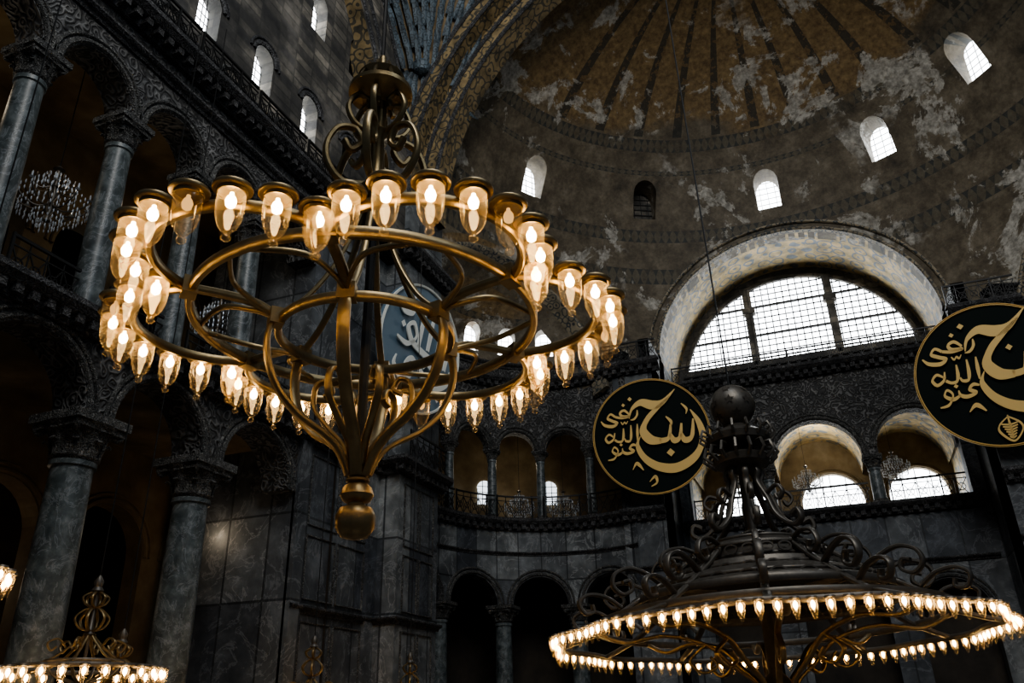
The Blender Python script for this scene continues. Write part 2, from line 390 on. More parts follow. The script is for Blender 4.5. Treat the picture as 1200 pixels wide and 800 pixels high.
# aisle and gallery behind
mb=MB(); mb.box((-18,9.5,GZ-.3),(8,25,.5)); struct('floor',mb,[m_ochre])
mb=MB(); mb.box((-18,9.5,17.3),(8.2,25,.4)); struct('ceiling',mb,[m_ochre])
fa=lin((-18.3,0,0),(0,1,0),(-1,0,0))
mb=MB(); wall(mb,fa,-2,22,0,GZ-.5,[(c,1.25,0,6.0) for c in (-.3,3.1,6.5,9.9,13.3,16.7,20.1)],.6,0,vol=0)
wall(mb,fa,-2,22,GZ,17.1,[(c,1.15,GZ,13.6) for c in (1.4,4.6,7.8,11,14.2,17.4,20.6)],.6,0,vol=0)
struct('wall_left',mb,[m_ochre])
fb=lin((-22,0,0),(0,1,0),(-1,0,0))
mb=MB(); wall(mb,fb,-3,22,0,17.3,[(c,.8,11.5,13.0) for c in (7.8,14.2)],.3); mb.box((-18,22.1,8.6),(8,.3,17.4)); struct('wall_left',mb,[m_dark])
for c in (7.8,14.2): window_grid(fb,c,.8,11.5,13.0,.2,m_sky2,4,6)
# PIER
fp1=lin((-W,18.4,0),(0,1,0),(-1,0,0)); fp2=lin((-12.75,22.7,0),(0,1,0),(-1,0,0))
mb=MB(); mb.box((-15.6,20.9,4.5),(4,5,9)); mb.box((-14.7,24.1,4.5),(3.9,2.8,9))
mb.box((-15.6,20.9,13),(4,5,8)); mb.box((-14.7,24.1,14.5),(3.9,2.8,11))
mb.box((-W+.03,18.65,4.5),(.2,.5,9),0); mb.box((-W+.03,22.45,4.5),(.2,.5,9),0)
struct('wall_left',mb,[m_marble])
mb=MB()
for (f_,L0,L1) in ((fp1,.6,3.8),(fp2,.3,2.5)):
    for za,zb in ((.6,2.1),(2.6,4.1),(4.7,6.4),(6.7,8.7)):
        nn=2
        for i in range(nn):
            a=L0+(L1-L0)*i/nn+.08;b=L0+(L1-L0)*(i+1)/nn-.08
            mb.sweep([f_(a,-.02,za),f_(b,-.02,za),f_(b,-.02,zb),f_(a,-.02,zb)],(1,0,0),rect(.05,.07),closed=True)
struct('trim_3',mb,[m_cap])
mb=MB()
for z,h,p in ((GZ-.45,.5,.5),(4.3,.2,.2),(2.2,.15,.15),(17.0,.5,.55)):
    cornice(mb,fp1,-.0,4.3,z,h,p,dent=.35 if h>.3 else None); cornice(mb,fp2,-p,2.8+p*.5,z,h,p,dent=.35 if h>.3 else None)
    fs_=lin((-W,22.7,0),(1,0,0),(0,1,0)); cornice(mb,fs_,0,.85+p,z,h,p)
struct('trim_4',mb,[m_corn])
railing(fp1,.1,3.9,GZ,'dark iron lattice railing along the pier','pier railings',w=-.35)
railing(fp2,0,2.8,GZ,'dark iron lattice railing along the pier','pier railings',w=-.35)
# great left arch (ring) + pendentive
mb=MB()
def arcring(mb,axis,c,r0,r1,w0,w1,n=48,mi_f=0,mi_s=1,a0=0,a1=pi):
    vs=[]
    for i in range(n+1):
        a=a0+(a1-a0)*i/n
        for r,w in ((r0,w0),(r1,w0),(r1,w1),(r0,w1)):
            if axis=='x': vs.append((w,c[1]+r*math.cos(a),c[2]+r*math.sin(a)))
            else: vs.append((c[0]+r*math.cos(a),w,c[2]+r*math.sin(a)))
    for k,mi in ((0,mi_f),(1,mi_f),(2,mi_f),(3,mi_s)):
        fs=[]
        for i in range(n):
            a=i*4+k; b=i*4+(k+1)%4; fs.append((a,b,b+4,a+4))
        mb.add(vs,fs,mi)
arcring(mb,'x',(0,10.4,E+18.4),10.4,12.6,-12.95,-13.9)
arcring(mb,'x',(0,10.4,E+18.4),12.5,13.9,-13.35,-13.9,48,0,0)
mb.box((-13.4,22.6,18.6),(.95,3.6,2.9),0)
for rr in (10.6,11.2,12.5):
    mb.sweep([(-12.93,10.4+rr*math.cos(pi*i/48),E+18.4+rr*math.sin(pi*i/48)) for i in range(49)],(1,0,0),circ(.09,6),mi=2)
struct('wall_left',mb,[m_plast,m_band,m_corn])
mb=MB(); R=W*math.sqrt(2); rows=24;cols=24; vs=[];fs=[]
for j in range(rows+1):
    h=j/rows*W; rho=math.sqrt(R*R-h*h); p0=math.acos(min(1,W/rho))
    for i in range(cols+1):
        p=p0+(pi/2-2*p0)*i/cols; vs.append((-rho*math.sin(p),10.4+rho*math.cos(p),E+18.4+h))
for j in range(rows):
    for i in range(cols): a=j*(cols+1)+i; fs.append((a,a+1,a+cols+2,a+cols+1))
mb.add(vs,fs); struct('ceiling',mb,[m_pend],True)
mb=MB(); mb.add([(-x,y,z) for x,y,z in vs],fs); struct('ceiling',mb,[m_pend],True)
# feathered wings mosaic on the pendentive
mb=MB()
def pend(a,h,off=.12):
    rr=R-off; rho=math.sqrt(rr*rr-h*h); p=pi/4+a/rho; return Vector((-rho*math.sin(p),10.4+rho*math.cos(p),E+18.4+h))
def feather(a,h,ang,L,wd,off):
    n=8;vs=[]
    for i in range(n+1):
        t=i/n; ww=wd*math.sin(pi*min(1,.12+t*.88))**.6*(1-.3*t)
        ca,sa=math.sin(ang+.25*t),math.cos(ang+.25*t)
        for s_ in (-1,0,1):
            vs.append(pend(a+L*t*ca+s_*ww*sa,h+L*t*sa-s_*ww*ca,off+(.05 if s_==0 else 0)))
    fs=[]
    for i in range(n):
        for k in (0,1): q=i*3+k; fs.append((q,q+1,q+4,q+3))
    mb.add(vs,fs)
for sgn in (-1,1):
    for row in range(4):
        for i in range(6):
            feather(sgn*(.15+.3*i),6.4+row*.9-.1*i,sgn*(.05+.12*i),1.8,.15,.12+.05*(4-row))
    for i in range(6): feather(sgn*(.15+.2*i),6.3,sgn*(pi-.1-.1*i),2.1,.15,.14)
mb.lathe([(0,.3),(.3,.2),(.42,0),(.3,-.3),(0,-.4)],16,c=tuple(pend(0,6.6,.2)))
struct('trim_5',mb,[m_feath])
# WEST GREAT ARCH: two stepped bands
mb=MB(); arcring(mb,'y',(0,0,E+18.4),13.25,13.95,23.3,24.15,64,0,0); arcring(mb,'y',(0,0,E+18.2),12.45,13.5,24.1,25.2,64,0,0)
struct('wall_back',mb,[m_band,m_band2])
mb=MB()
for rr,y,zc in ((13.3,23.26,18.4),(13.9,23.26,18.4),(12.5,24.05,18.2),(13.1,24.05,18.2)):
    mb.sweep([(rr*math.cos(pi*i/64),y,E+zc+rr*math.sin(pi*i/64)) for i in range(65)],(0,1,0),circ(.09,6))
struct('trim_6',mb,[m_corn])
# ------------------------------------------------------------------ SEMIDOME with booleans
def shell(c,r,th,a0,a1,l0,l1,nu,nv):
    mb=MB(); vs=[];fs=[]
    for k,R_ in enumerate((r,r+th)):
        for j in range(nv+1):
            la=math.radians(l0+(l1-l0)*j/nv)
            for i in range(nu+1):
                a=math.radians(a0+(a1-a0)*i/nu)
                vs.append((c[0]+R_*math.cos(la)*math.cos(a),c[1]+R_*math.cos(la)*math.sin(a),c[2]+R_*math.sin(la)))
    N=(nu+1)*(nv+1); idx=lambda k,j,i:k*N+j*(nu+1)+i
    for j in range(nv):
        for i in range(nu):
            fs.append((idx(0,j,i),idx(0,j,i+1),idx(0,j+1,i+1),idx(0,j+1,i)))
            fs.append((idx(1,j,i),idx(1,j+1,i),idx(1,j+1,i+1),idx(1,j,i+1)))
    for i in range(nu):
        for j in (0,nv): fs.append((idx(0,j,i),idx(1,j,i),idx(1,j,i+1),idx(0,j,i+1)))
    for j in range(nv):
        for i in (0,nu): fs.append((idx(0,j,i),idx(1,j,i),idx(1,j+1,i),idx(0,j+1,i)))
    mb.add(vs,fs); return mb
def solid(mb,name='cutter'):
    me=bpy.data.meshes.new(name); me.from_pydata(mb.v,[],mb.f)
    bm=bmesh.new(); bm.from_mesh(me); bmesh.ops.remove_doubles(bm,verts=bm.verts,dist=1e-4)
    bmesh.ops.holes_fill(bm,edges=bm.edges,sides=0)
    bmesh.ops.recalc_face_normals(bm,faces=bm.faces); bm.to_mesh(me); bm.free()
    o=bpy.data.objects.new(name,me); COL.objects.link(o); return o
def cut(base,cutters,name,mats,smooth=True):
    for c in cutters:
        m=base.modifiers.new('b','BOOLEAN'); m.operation='DIFFERENCE'; m.solver='EXACT'; m.object=c
    dg=bpy.context.evaluated_depsgraph_get(); dg.update()
    me=bpy.data.meshes.new_from_object(base.evaluated_get(dg))
    me.materials.clear()
    for mm in mats: me.materials.append(mm)
    me.polygons.foreach_set('material_index',[0]*len(me.polygons))
    if smooth:
        me.polygons.foreach_set('use_smooth',[True]*len(me.polygons))
        try: me.set_sharp_from_angle(angle=math.radians(35))
        except Exception: pass
    for c in cutters+[base]: bpy.data.objects.remove(c,do_unlink=True)
    return struct(name,me,mats)
DC=(0,24,E+18.4); DR=13.6
def prism_arch(c,ang,hw,si,sp,r0,r1):
    d=Vector((math.sin(ang),math.cos(ang),0)); t=Vector((math.cos(ang),-math.sin(ang),0))
    out=[(-hw,si),(hw,si)]+[(hw*math.cos(pi*j/10),sp+hw*math.sin(pi*j/10)) for j in range(11)]
    o2=[]
    for p in out:
        if not o2 or (abs(p[0]-o2[-1][0])+abs(p[1]-o2[-1][1]))>1e-4: o2.append(p)
    n=len(o2); mb=MB(); vs=[]
    for r,k in ((r0,1.0),(r1,.72)):
        for a,z in o2:
            p=Vector(c)+d*r+t*a*k; vs.append((p.x,p.y,si+(z-si)*k+(.0 if k==1 else .15)))
    fs=[tuple(range(n)),tuple(range(2*n-1,n-1,-1))]+[(i,(i+1)%n,n+(i+1)%n,n+i) for i in range(n)]
    mb.add(vs,fs); return mb
XC=(-9.6,28.5,E+15.0); XR=5.2
BR=6.2; BC=E+15.6
def capsule(cx,cy):
    mb=MB(); prof=[(0,5),(XR,5),(XR,XC[2])]+[(XR*math.cos(pi/2*k/24),XC[2]+XR*math.sin(pi/2*k/24)) for k in range(1,24)]+[(0.0,XC[2]+XR)]
    mb.lathe(prof,72,(cx,cy,0)); return mb
def barrelcut():
    mb=MB(); pr=[(-BR,5),(BR,5)]+[(BR*math.cos(pi*k/40),BC+BR*math.sin(pi*k/40)) for k in range(41)]
    n=len(pr); vs=[(x,30,z) for x,z in pr]+[(x,45,z) for x,z in pr]
    mb.add(vs,[tuple(range(n)),tuple(range(2*n-1,n-1,-1))]+[(i,(i+1)%n,n+(i+1)%n,n+i) for i in range(n)]); return mb
base=solid(shell(DC,DR,.9,0,180,-19,89.9,96,56),'semidome')
cs=[solid(capsule(-9.6,28.5)),solid(capsule(9.6,28.5)),solid(barrelcut())]
WA=[(math.radians(a),dz) for a,dz in ((-57,0),(-28.5,0),(0,0),(25.5,.5),(49,1.25))]
for a,dz in WA: cs.append(solid(prism_arch(DC,a,.68,E+23.0+dz,E+24.4+dz,9.5,15.5)))
cut(base,cs,'ceiling',[m_dome])
for a,dz in WA:
    d=(math.sin(a),math.cos(a)); t=(math.cos(a),-math.sin(a)); rp=13.15-(12.4-math.sqrt(DR**2-(5.6+dz)**2))
    f=lin((d[0]*rp,24+d[1]*rp,0),(t[0],t[1],0),(d[0],d[1],0))
    window_grid(f,0,.75,E+22.9+dz,E+24.4+dz,.05,m_sky if abs(a+.497)>.01 else m_plast,4,7,.02)
for sx in (-1,1):
    c=(sx*9.6,28.5,XC[2])
    b=solid(shell(c,XR,.6,50 if sx<0 else -60,240 if sx<0 else 130,0,89.8,72,32),'conch')
    mbm=MB(); mbm.lathe([(0.0,DC[2]-DR)]+[(DR*math.cos(math.radians(l)),DC[2]+DR*math.sin(math.radians(l))) for l in range(-87,88,3)]+[(0.0,DC[2]+DR)],96,(0,24,0))
    cc=[solid(mbm)]
    angs=[math.radians(a) for a in (-79,-59,-38.5,-18)] if sx<0 else []
    for a in angs: cc.append(solid(prism_arch(c,a,.48,E+15.5,E+16.5,3.5,6.6)))
    cut(b,cc,'ceiling',[m_brown])
    for a in angs:
        d=(math.sin(a),math.cos(a)); t=(math.cos(a),-math.sin(a))
        f=lin((c[0]+d[0]*5.3,c[1]+d[1]*5.3,0),(t[0],t[1],0),(d[0],d[1],0))
        window_grid(f,0,.5,E+15.4,E+16.5,.05,m_sky,3,5,.015)
    c1=Vector(DC);c2=Vector(c);d=c2-c1;L=d.length;a=(DR**2-XR**2+L*L)/(2*L);rr=math.sqrt(DR**2-a*a);dn=d/L;cen=c1+dn*a
    u=dn.cross(Vector((0,0,1))).normalized();v=u.cross(dn).normalized()
    if v.z<0: v=-v
    pts=[cen+u*rr*math.cos(t)+v*rr*math.sin(t) for t in [math.radians(-15+210*k/60) for k in range(61)]]
    mb=MB(); mb.sweep(pts,dn,rect(.9,.22)); struct('trim_7',mb,[m_band2])
# BARREL
mb=MB(); n=48; vs=[];front=[]; YG=41.0
for i in range(n+1):
    a=pi*i/n; x=BR*math.cos(a); z=BC+BR*math.sin(a)
    y0=24+math.sqrt(DR**2-x*x-(z-DC[2])**2); front.append((x,y0,z))
    for k in range(5): vs.append((x,y0-.05+(YG+.3-y0)*k/4,z))
mb.add(vs,[(i*5+k,i*5+k+1,i*5+k+6,i*5+k+5) for i in range(n) for k in range(4)])
struct('ceiling',mb,[m_vault],True)
mb=MB(); mb.sweep([(x,y-.05,z) for x,y,z in front],(0,1,0),rect(.4,.16)); 
fr2=[]
for i in range(n+1):
    a=pi*i/n; x=6.6*math.cos(a); z=BC+6.6*math.sin(a); fr2.append((x,24+math.sqrt(DR**2-x*x-(z-DC[2])**2)-.05,z))
mb.sweep(fr2,(0,1,0),circ(.08,6)); struct('trim_8',mb,[m_band2])
# WEST BAY
fw=lin((0,37,0),(1,0,0),(0,1,0)); fL=lin((-6.2,33.4,0),(0,1,0),(-1,0,0)); fR=lin((6.2,33.4,0),(0,1,0),(1,0,0))
mb=MB(); aops=[(-4.0,1.5,GZ,E+10.2),(0,1.85,GZ,E+9.9),(4.0,1.5,GZ,E+10.2)]
wall(mb,fw,-6.2,6.2,E+10.0,E+14.4,[(c,h,E+10.0,s+.1) for c,h,g,s in aops],.6,0,vol=1)
wall(mb,fw,-6.2,6.2,0,GZ-.02,[(-4,1.3,0,5),(0,1.6,0,5.2),(4,1.3,0,5)],.8,2,vol=1)
struct('wall_back',mb,[m_spand,m_cap,m_marble])
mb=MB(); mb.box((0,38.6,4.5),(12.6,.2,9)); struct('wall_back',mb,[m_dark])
mb=MB(); cornice(mb,fw,-6,6,E+13.9,.55,.6,dent=.4); cornice(mb,fw,-6,6,GZ-.45,.5,.5,dent=.4); cornice(mb,fw,-6,6,6.9,.2,.2); struct('trim_9',mb,[m_corn])
mb=MB(); mb.box((0,39.2,E+14.3),(12.4,4.4,.3)); mb.box((0,YG+.3,E+15.2),(12.4,.5,2.5)); struct('wall_back',mb,[m_plast])
mb=MB(); wall(mb,fL,0,8.0,0,BC,[],.5); wall(mb,fR,0,8.0,0,BC,[],.5); struct('wall_back',mb,[m_marble])
mb=MB()
for s in (-1,1):
    mb.box((s*7.1,34.3,8),(1.8,1.9,16),0)
    mb.box((s*5.85,37.1,E+9),(.5,.8,2.9),0)
struct('wall_back',mb,[m_marble])
mb=MB()
for s in (-1,1):
    f_=lin((s*7.1,33.35,0),(1,0,0),(0,1,0)); cornice(mb,f_,-1.3,1.3,E+13.9,.55,.5,dent=.4); cornice(mb,f_,-.95,.95,GZ-.45,.5,.45,dent=.4); cornice(mb,f_,-.92,.92,6.9,.2,.2)
    railing(f_,-1.3,1.3,E+14.45,'dark iron railing on the pier ledge above a roundel','ledge railings',w=-.3,h=.9)
struct('trim_10',mb,[m_corn])
mb=MB(); mb.box((0,40.8,GZ-.25),(12,7.6,.5)); struct('floor',mb,[m_floor])
fbk=lin((0,44,0),(1,0,0),(0,1,0))
mb=MB(); wops3=[(-4.1,1.35,E+8.9,E+9.6),(0.4,1.5,E+8.9,E+9.6),(4.4,1.35,E+8.9,E+9.6)]
wall(mb,fbk,-8,8,GZ,E+15,wops3,.5,vol=0)
struct('wall_back',mb,[m_ochre])
for o in wops3: window_grid(fbk,o[0],o[1],o[2],o[3],.3,m_sky,4,4,.03)
mb=MB()
for cx,hw_ in ((-4,1.95),(0,2.0),(4,1.95)):
    vs=[]
    for i in range(17):
        a=pi*i/16
        for y in (37.6,44): vs.append((cx+hw_*math.cos(a),y,E+10.9+hw_*math.sin(a)))
    mb.add(vs,[(2*i,2*i+1,2*i+3,2*i+2) for i in range(16)])
mb.box((-6.3,40.8,E+11),(.4,7,8)); mb.box((6.3,40.8,E+11),(.4,7,8))
struct('ceiling',mb,[m_vault])
sp_w=colspec(E+10.0-GZ,.26,.3,.55)
for x in (-2.2,2.2): 
    place('column',sp_w,(x,37.35,GZ),'slender dark marble column in the end gallery','column','end gallery columns')
for a,b in ((-5.6,-2.6),(-1.9,1.9),(2.6,5.6)): railing(fw,a,b,GZ,'dark iron lattice railing of the end gallery','end gallery railings',w=.1)
railing(fw,-5.9,5.9,E+14.45,'dark iron railing on the ledge below the great window','ledge railings',w=-.3,h=.8)
# lunette window
mb=MB(); cz=E+15.35; rr=5.85; z0=E+16.5
hw=lambda z:math.sqrt(max(0,rr*rr-(z-cz)**2))
a0=math.asin((z0-cz)/rr); pts=[(rr*math.cos(a0+(pi-2*a0)*k/40),YG+.1,cz+rr*math.sin(a0+(pi-2*a0)*k/40)) for k in range(41)]
mb.add(pts,[tuple(range(41))],0)
ann=[]
for k in range(41):
    a=pi*k/40
    ann+=[(rr*math.cos(a)*.985,YG+.12,cz+rr*math.sin(a)*.985),((BR+.05)*math.cos(a),YG+.12,BC+(BR+.05)*math.sin(a))]
mb.add(ann,[(2*k,2*k+1,2*k+3,2*k+2) for k in range(40)],2)
x=-5.6
while x<5.7:
    zt=cz+math.sqrt(max(0,rr*rr-x*x))
    if zt>z0: mb.bar((x,YG+.03,z0),(x,YG+.03,zt),.04,1)
    x+=.36
z=z0;q=0
while z<cz+rr: 
    mb.bar((-hw(z),YG+.03,z),(hw(z),YG+.03,z),.04 if q%5 else .085,1); z+=.33;q+=1
for x in (-2.05,2.05):
    mb.sweep([(x,YG-.1,z0-.1),(x,YG-.1,cz+math.sqrt(rr*rr-x*x))],(1,0,0),rect(.42,.4),mi=2)
    mb.box((x,YG-.1,z0+3.0),(.65,.55,.3),2)
mb.sweep([(p[0],YG-.05,p[2]) for p in pts],(0,1,0),rect(.3,.2),mi=2)
mb.box((0,YG-.1,z0-.05),(11.7,.4,.3),2)
struct('window_%d'%wn[0],mb,[m_sky,m_iron,m_plast]); wn[0]+=1
# ------------------------------------------------------------------ EXEDRAE
for sx in (-1,1):
    if sx<0: fx=arcm(-9.6,28.5,XR,230,-1)
    else: fx=arcm(9.6,28.5,XR,-50,1)
    A=XR*math.radians(165); b5=A/5; b7=A/7
    mb=MB(); wall(mb,fx,0,A,E+4.2,GZ-.02,[(b5*(k+.5),1.15,0,E+4.3) for k in range(5)],.6,0,du=.4,vol=1)
    wall(mb,fx,0,A,E+10.9,E+15.1,[(b7*(k+.5),.8,0,E+11.0) for k in range(7)],.5,2,du=.4,vol=1)
    struct('wall_left' if sx<0 else 'wall_right',mb,[m_marble,m_cap,m_spand])
    mb=MB(); cornice(mb,fx,0,A,GZ-.45,.5,.4,du=.4,dent=.4); cornice(mb,fx,0,A,E+13.9,.5,.45,du=.4,dent=.4); cornice(mb,fx,0,A,E+14.9,.25,.2,du=.4); cornice(mb,fx,0,A,E+6.3,.15,.12,du=.4)
    struct('trim_11' if sx<0 else 'trim_12',mb,[m_corn])
    s1=colspec(E+4.3,.36,.4,.7); s2=colspec(E+11.0-GZ,.2,.25,.5)
    for k in range(1,5):
        if sx>0 and k<3: continue
        place('column',s1,fx(b5*k,.3,0),'dark marble column of the curved niche arcade','column','niche arcade columns')
    for k in range(1,7):
        if sx>0 and k<3: continue
        place('column',s2,fx(b7*k,.25,GZ),'small dark marble column on the curved niche gallery','column','niche gallery columns')
    for k in range(7):
        if sx>0 and k<3: continue
        railing(fx,b7*k,b7*(k+1),GZ,'dark iron lattice railing of the curved gallery','niche gallery railings',w=-.15,cell=.4)
    mb=MB(); fo=arcm(-9.6,28.5,9.2,245,-1) if sx<0 else arcm(9.6,28.5,9.2,-65,1)
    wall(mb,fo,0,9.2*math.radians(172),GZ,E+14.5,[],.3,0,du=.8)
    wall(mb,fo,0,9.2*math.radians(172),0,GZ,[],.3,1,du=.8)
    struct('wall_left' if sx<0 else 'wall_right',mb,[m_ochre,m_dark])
    if sx<0:
        for u in (15.5,18.7,21.9): window_grid(fo,u,.4,E+9.4,E+10.2,-.08,m_sky2,3,4,.02)
    mb=MB(); cx=sx*9.6
    for za,zb in ((GZ-.5,GZ),(E+13.4,E+13.8)):
        aa=(math.radians(73),math.radians(229)) if sx<0 else (math.radians(-49),math.radians(107))
        for r_,zz in (((5.3,za),(9.3,za)),((5.3,zb),(9.3,zb))): mb.lathe([r_,zz],40,(cx,28.5,0),a0=aa[0],a1=aa[1])
    struct('floor',mb,[m_ochre])
# ------------------------------------------------------------------ FLOOR
mb=MB(); mb.box((0,20,-.1),(50,56,.2)); struct('floor',mb,[m_floor])
# ------------------------------------------------------------------ ROUNDELS
def ribbon(mb,P,z=.03,th=.02,mi=0,n=8,k=.86):
    Q=cr([(p[0],p[1],p[2]*k) for p in P],n); vs=[];N=len(Q)
    for i,q in enumerate(Q):
        t=(Q[min(i+1,N-1)]-Q[max(i-1,0)]); t.z=0; t.normalize(); nx,ny=-t.y,t.x
        # broad-nib pen: strokes thicken across the nib direction
        nib=.62+.5*abs(nx*.5+ny*.866)
        for s in (1,-1): vs+= [(q.x+s*nx*q.z*nib/2,q.y+s*ny*q.z*nib/2,z),(q.x+s*nx*q.z*nib/2,q.y+s*ny*q.z*nib/2,z+th)]
    fs=[]
    for i in range(N-1):
        a=i*4;b=a+4
        fs+=[(a+1,a+3,b+3,b+1),(a,b,b+1,a+1),(a+2,a+3,b+3,b+2)]
    mb.add(vs,fs,mi)
def dot(mb,x,y,s=.05,z=.03):
    mb.add([(x-s,y,z+.02),(x,y-s,z+.02),(x+s,y,z+.02),(x,y+s,z+.02)],[(0,1,2,3)])
def small_text(mb,x,y,s):
    T=lambda P:[(x+a*s,y+b*s,c*s*.95) for a,b,c in P]
    # ra, dad, ya
    ribbon(mb,T([(.6,.78,.04),(.58,.62,.11),(.48,.5,.09),(.36,.48,.02)]))
    ribbon(mb,T([(.34,.66,.06),(.2,.8,.09),(.06,.74,.1),(.12,.62,.1),(.34,.6,.09),(.1,.57,.09),(-.1,.62,.08)])); dot(mb,x+.18*s,y+.97*s,.06*s)
    ribbon(mb,T([(-.1,.62,.08),(-.24,.72,.08),(-.34,.6,.1),(-.2,.5,.1),(-.06,.42,.11),(-.2,.33,.12),(-.44,.38,.1),(-.56,.52,.04)]))
    # Allah: alif, lam, lam, ha
    ribbon(mb,T([(.56,.34,.05),(.54,.05,.12),(.52,-.2,.05)]))
    ribbon(mb,T([(.36,.32,.05),(.34,.0,.12),(.29,-.17,.1),(.17,-.17,.08),(.13,-.08,.05)]))
    ribbon(mb,T([(.12,.24,.05),(.1,-.02,.12),(.04,-.16,.1),(-.08,-.17,.08),(-.18,-.1,.08)]))
    ribbon(mb,T([(-.16,.12,.05),(-.22,-.08,.1),(-.38,-.17,.09),(-.46,-.04,.09),(-.34,.08,.08),(-.2,-.02,.05)]))
    ribbon(mb,T([(.28,.46,.03),(.22,.38,.06),(.17,.43,.05),(.11,.37,.06),(.06,.45,.03)]))
    # ayn, nun, ha
    ribbon(mb,T([(.48,-.34,.05),(.36,-.3,.1),(.26,-.4,.1),(.38,-.5,.09),(.18,-.56,.11),(.05,-.5,.09),(.03,-.38,.04)]))
    ribbon(mb,T([(.04,-.5,.08),(-.12,-.57,.11),(-.28,-.46,.08),(-.21,-.33,.07),(-.11,-.46,.06),(-.24,-.68,.09),(-.44,-.72,.04)])); dot(mb,x+.0*s,y-.27*s,.055*s)
def hsn(mb,dx,dy,s):
    T=lambda P:[(dx+a*s,dy+b*s,c*s) for a,b,c in P]
    ribbon(mb,T([(-.36,.3,.02),(-.3,.46,.08),(-.14,.56,.13),(.06,.5,.17),(.24,.54,.12),(.46,.74,.02)]))
    ribbon(mb,T([(.36,.62,.03),(.16,.46,.09),(-.04,.28,.14),(-.14,.08,.17),(-.04,-.09,.17),(.14,-.13,.11)]))
    ribbon(mb,T([(.12,-.13,.1),(.27,-.09,.1),(.33,.14,.05)])); ribbon(mb,T([(.3,-.02,.06),(.36,-.14,.11),(.46,-.09,.1),(.51,.14,.05)]))
    ribbon(mb,T([(.48,-.02,.06),(.54,-.15,.11),(.66,-.09,.11),(.71,.2,.04)]))
    ribbon(mb,T([(.68,.36,.02),(.8,.12,.11),(.83,-.16,.16),(.67,-.44,.19),(.36,-.6,.18),(.06,-.56,.15),(-.16,-.4,.12),(-.26,-.18,.09),(-.2,-.02,.02)]))
    dot(mb,dx+.28*s,dy-.34*s,.07*s)
def lettering(kind,mat):
    mb=MB()
    if kind==0:
        hsn(mb,.02,.02,1.0)
        dot(mb,-.3,.66,.04); ribbon(mb,[(-.36,-.56,.02),(-.28,-.46,.07),(-.18,-.58,.02)])
        ribbon(mb,[(.28,.3,.02),(.36,.2,.06),(.34,.1,.02)]); ribbon(mb,[(.56,.5,.02),(.64,.4,.05),(.62,.31,.02)])
        ribbon(mb,[(-.1,-.78,.02),(0,-.7,.06),(.02,-.8,.05),(-.08,-.86,.02)])
        small_text(mb,-.52,.03,.55)
    elif kind==1:
        hsn(mb,.08,.08,1.0)
        ribbon(mb,[(.7,.0,.07),(.82,-.06,.11),(.86,.12,.04)])
        for a,b in ((.5,-.28),(.62,-.28),(.24,.32),(-.26,.74)): dot(mb,a,b,.045)
        ribbon(mb,[(.56,.55,.02),(.64,.45,.05),(.62,.36,.02)]); ribbon(mb,[(-.42,-.46,.02),(-.32,-.38,.07),(-.22,-.48,.02)])
        small_text(mb,-.5,.08,.58)
        ribbon(mb,[(0,-.6,.02),(.12,-.7,.03),(.13,-.8,.035),(0,-.93,.03),(-.13,-.8,.035),(-.12,-.7,.03),(0,-.6,.02)])
        for j in range(6): ribbon(mb,[(-.1+.012*j,-.69-.035*j,.02),(0,-.71-.035*j,.028),(.1-.012*j,-.69-.035*j,.02)])
        ribbon(mb,[(0,-.58,.02),(0,-.74,.04),(0,-.9,.02)])
    else:
        for x0,h0 in ((.62,.5),(.38,.62),(.14,.66),(-.1,.62)): ribbon(mb,[(x0+.03,h0,.05),(x0,h0-.35,.11),(x0-.03,h0-.66,.09)])
        ribbon(mb,[(.35,-.04,.09),(.2,-.1,.12),(-.1,-.05,.11),(-.3,.02,.1),(-.42,.2,.1),(-.3,.3,.08),(-.2,.12,.06),(-.4,-.06,.1),(-.66,-.02,.04)])
        ribbon(mb,[(-.3,.75,.03),(-.45,.6,.1),(-.36,.45,.1),(-.56,.4,.1),(-.7,.5,.03)])
        ribbon(mb,[(.75,-.12,.03),(.7,-.34,.13),(.4,-.48,.15),(.05,-.4,.12),(-.05,-.24,.06)])
        ribbon(mb,[(.3,-.28,.06),(.15,-.2,.09),(.05,-.3,.07)])
        ribbon(mb,[(-.1,-.3,.04),(-.25,-.24,.1),(-.36,-.36,.1),(-.2,-.46,.1),(-.4,-.6,.12),(-.62,-.46,.08),(-.6,-.3,.03)])
        ribbon(mb,[(.3,-.7,.03),(.05,-.8,.12),(-.25,-.76,.08),(-.36,-.66,.03)])
        for a,b in ((.5,-.65),(-.55,.2),(.26,.8),(0,-.62)): dot(mb,a,b,.06)
    return mb.mesh('lettering',[mat])
def roundel(kind,pm,lm):
    p=MB(); p.lathe([(0,.0),(.96,.0),(1,-.02),(1,-.06),(0,-.06)],72)
    r=MB(); 
    for R_,w in ((.975,.009),(.995,.006)): r.lathe([(R_-w,.0),(R_-w*.5,.03),(R_+w*.5,.03),(R_+w,.0)],72)
    return [dict(n='panel',me=p.mesh('panel',[pm])),dict(n='rim',me=r.mesh('rim',[lm])),dict(n='lettering',me=lettering(kind,lm))]
def rmat(loc,normal,s):
    n=Vector(normal).normalized(); x=Vector((0,0,1)).cross(n).normalized(); y=n.cross(x)
    M=Matrix((( x.x,y.x,n.x,loc[0]),(x.y,y.y,n.y,loc[1]),(x.z,y.z,n.z,loc[2]),(0,0,0,1)))
    return M@Matrix.Scale(s,4)
place('calligraphy_roundel',roundel(0,m_panel,m_gold),None,'round dark panel with gold Arabic calligraphy on the pier','roundel','calligraphy roundels',M=rmat((-6.3,32.4,E+10.65),(.15,-1,-.14),2.45))
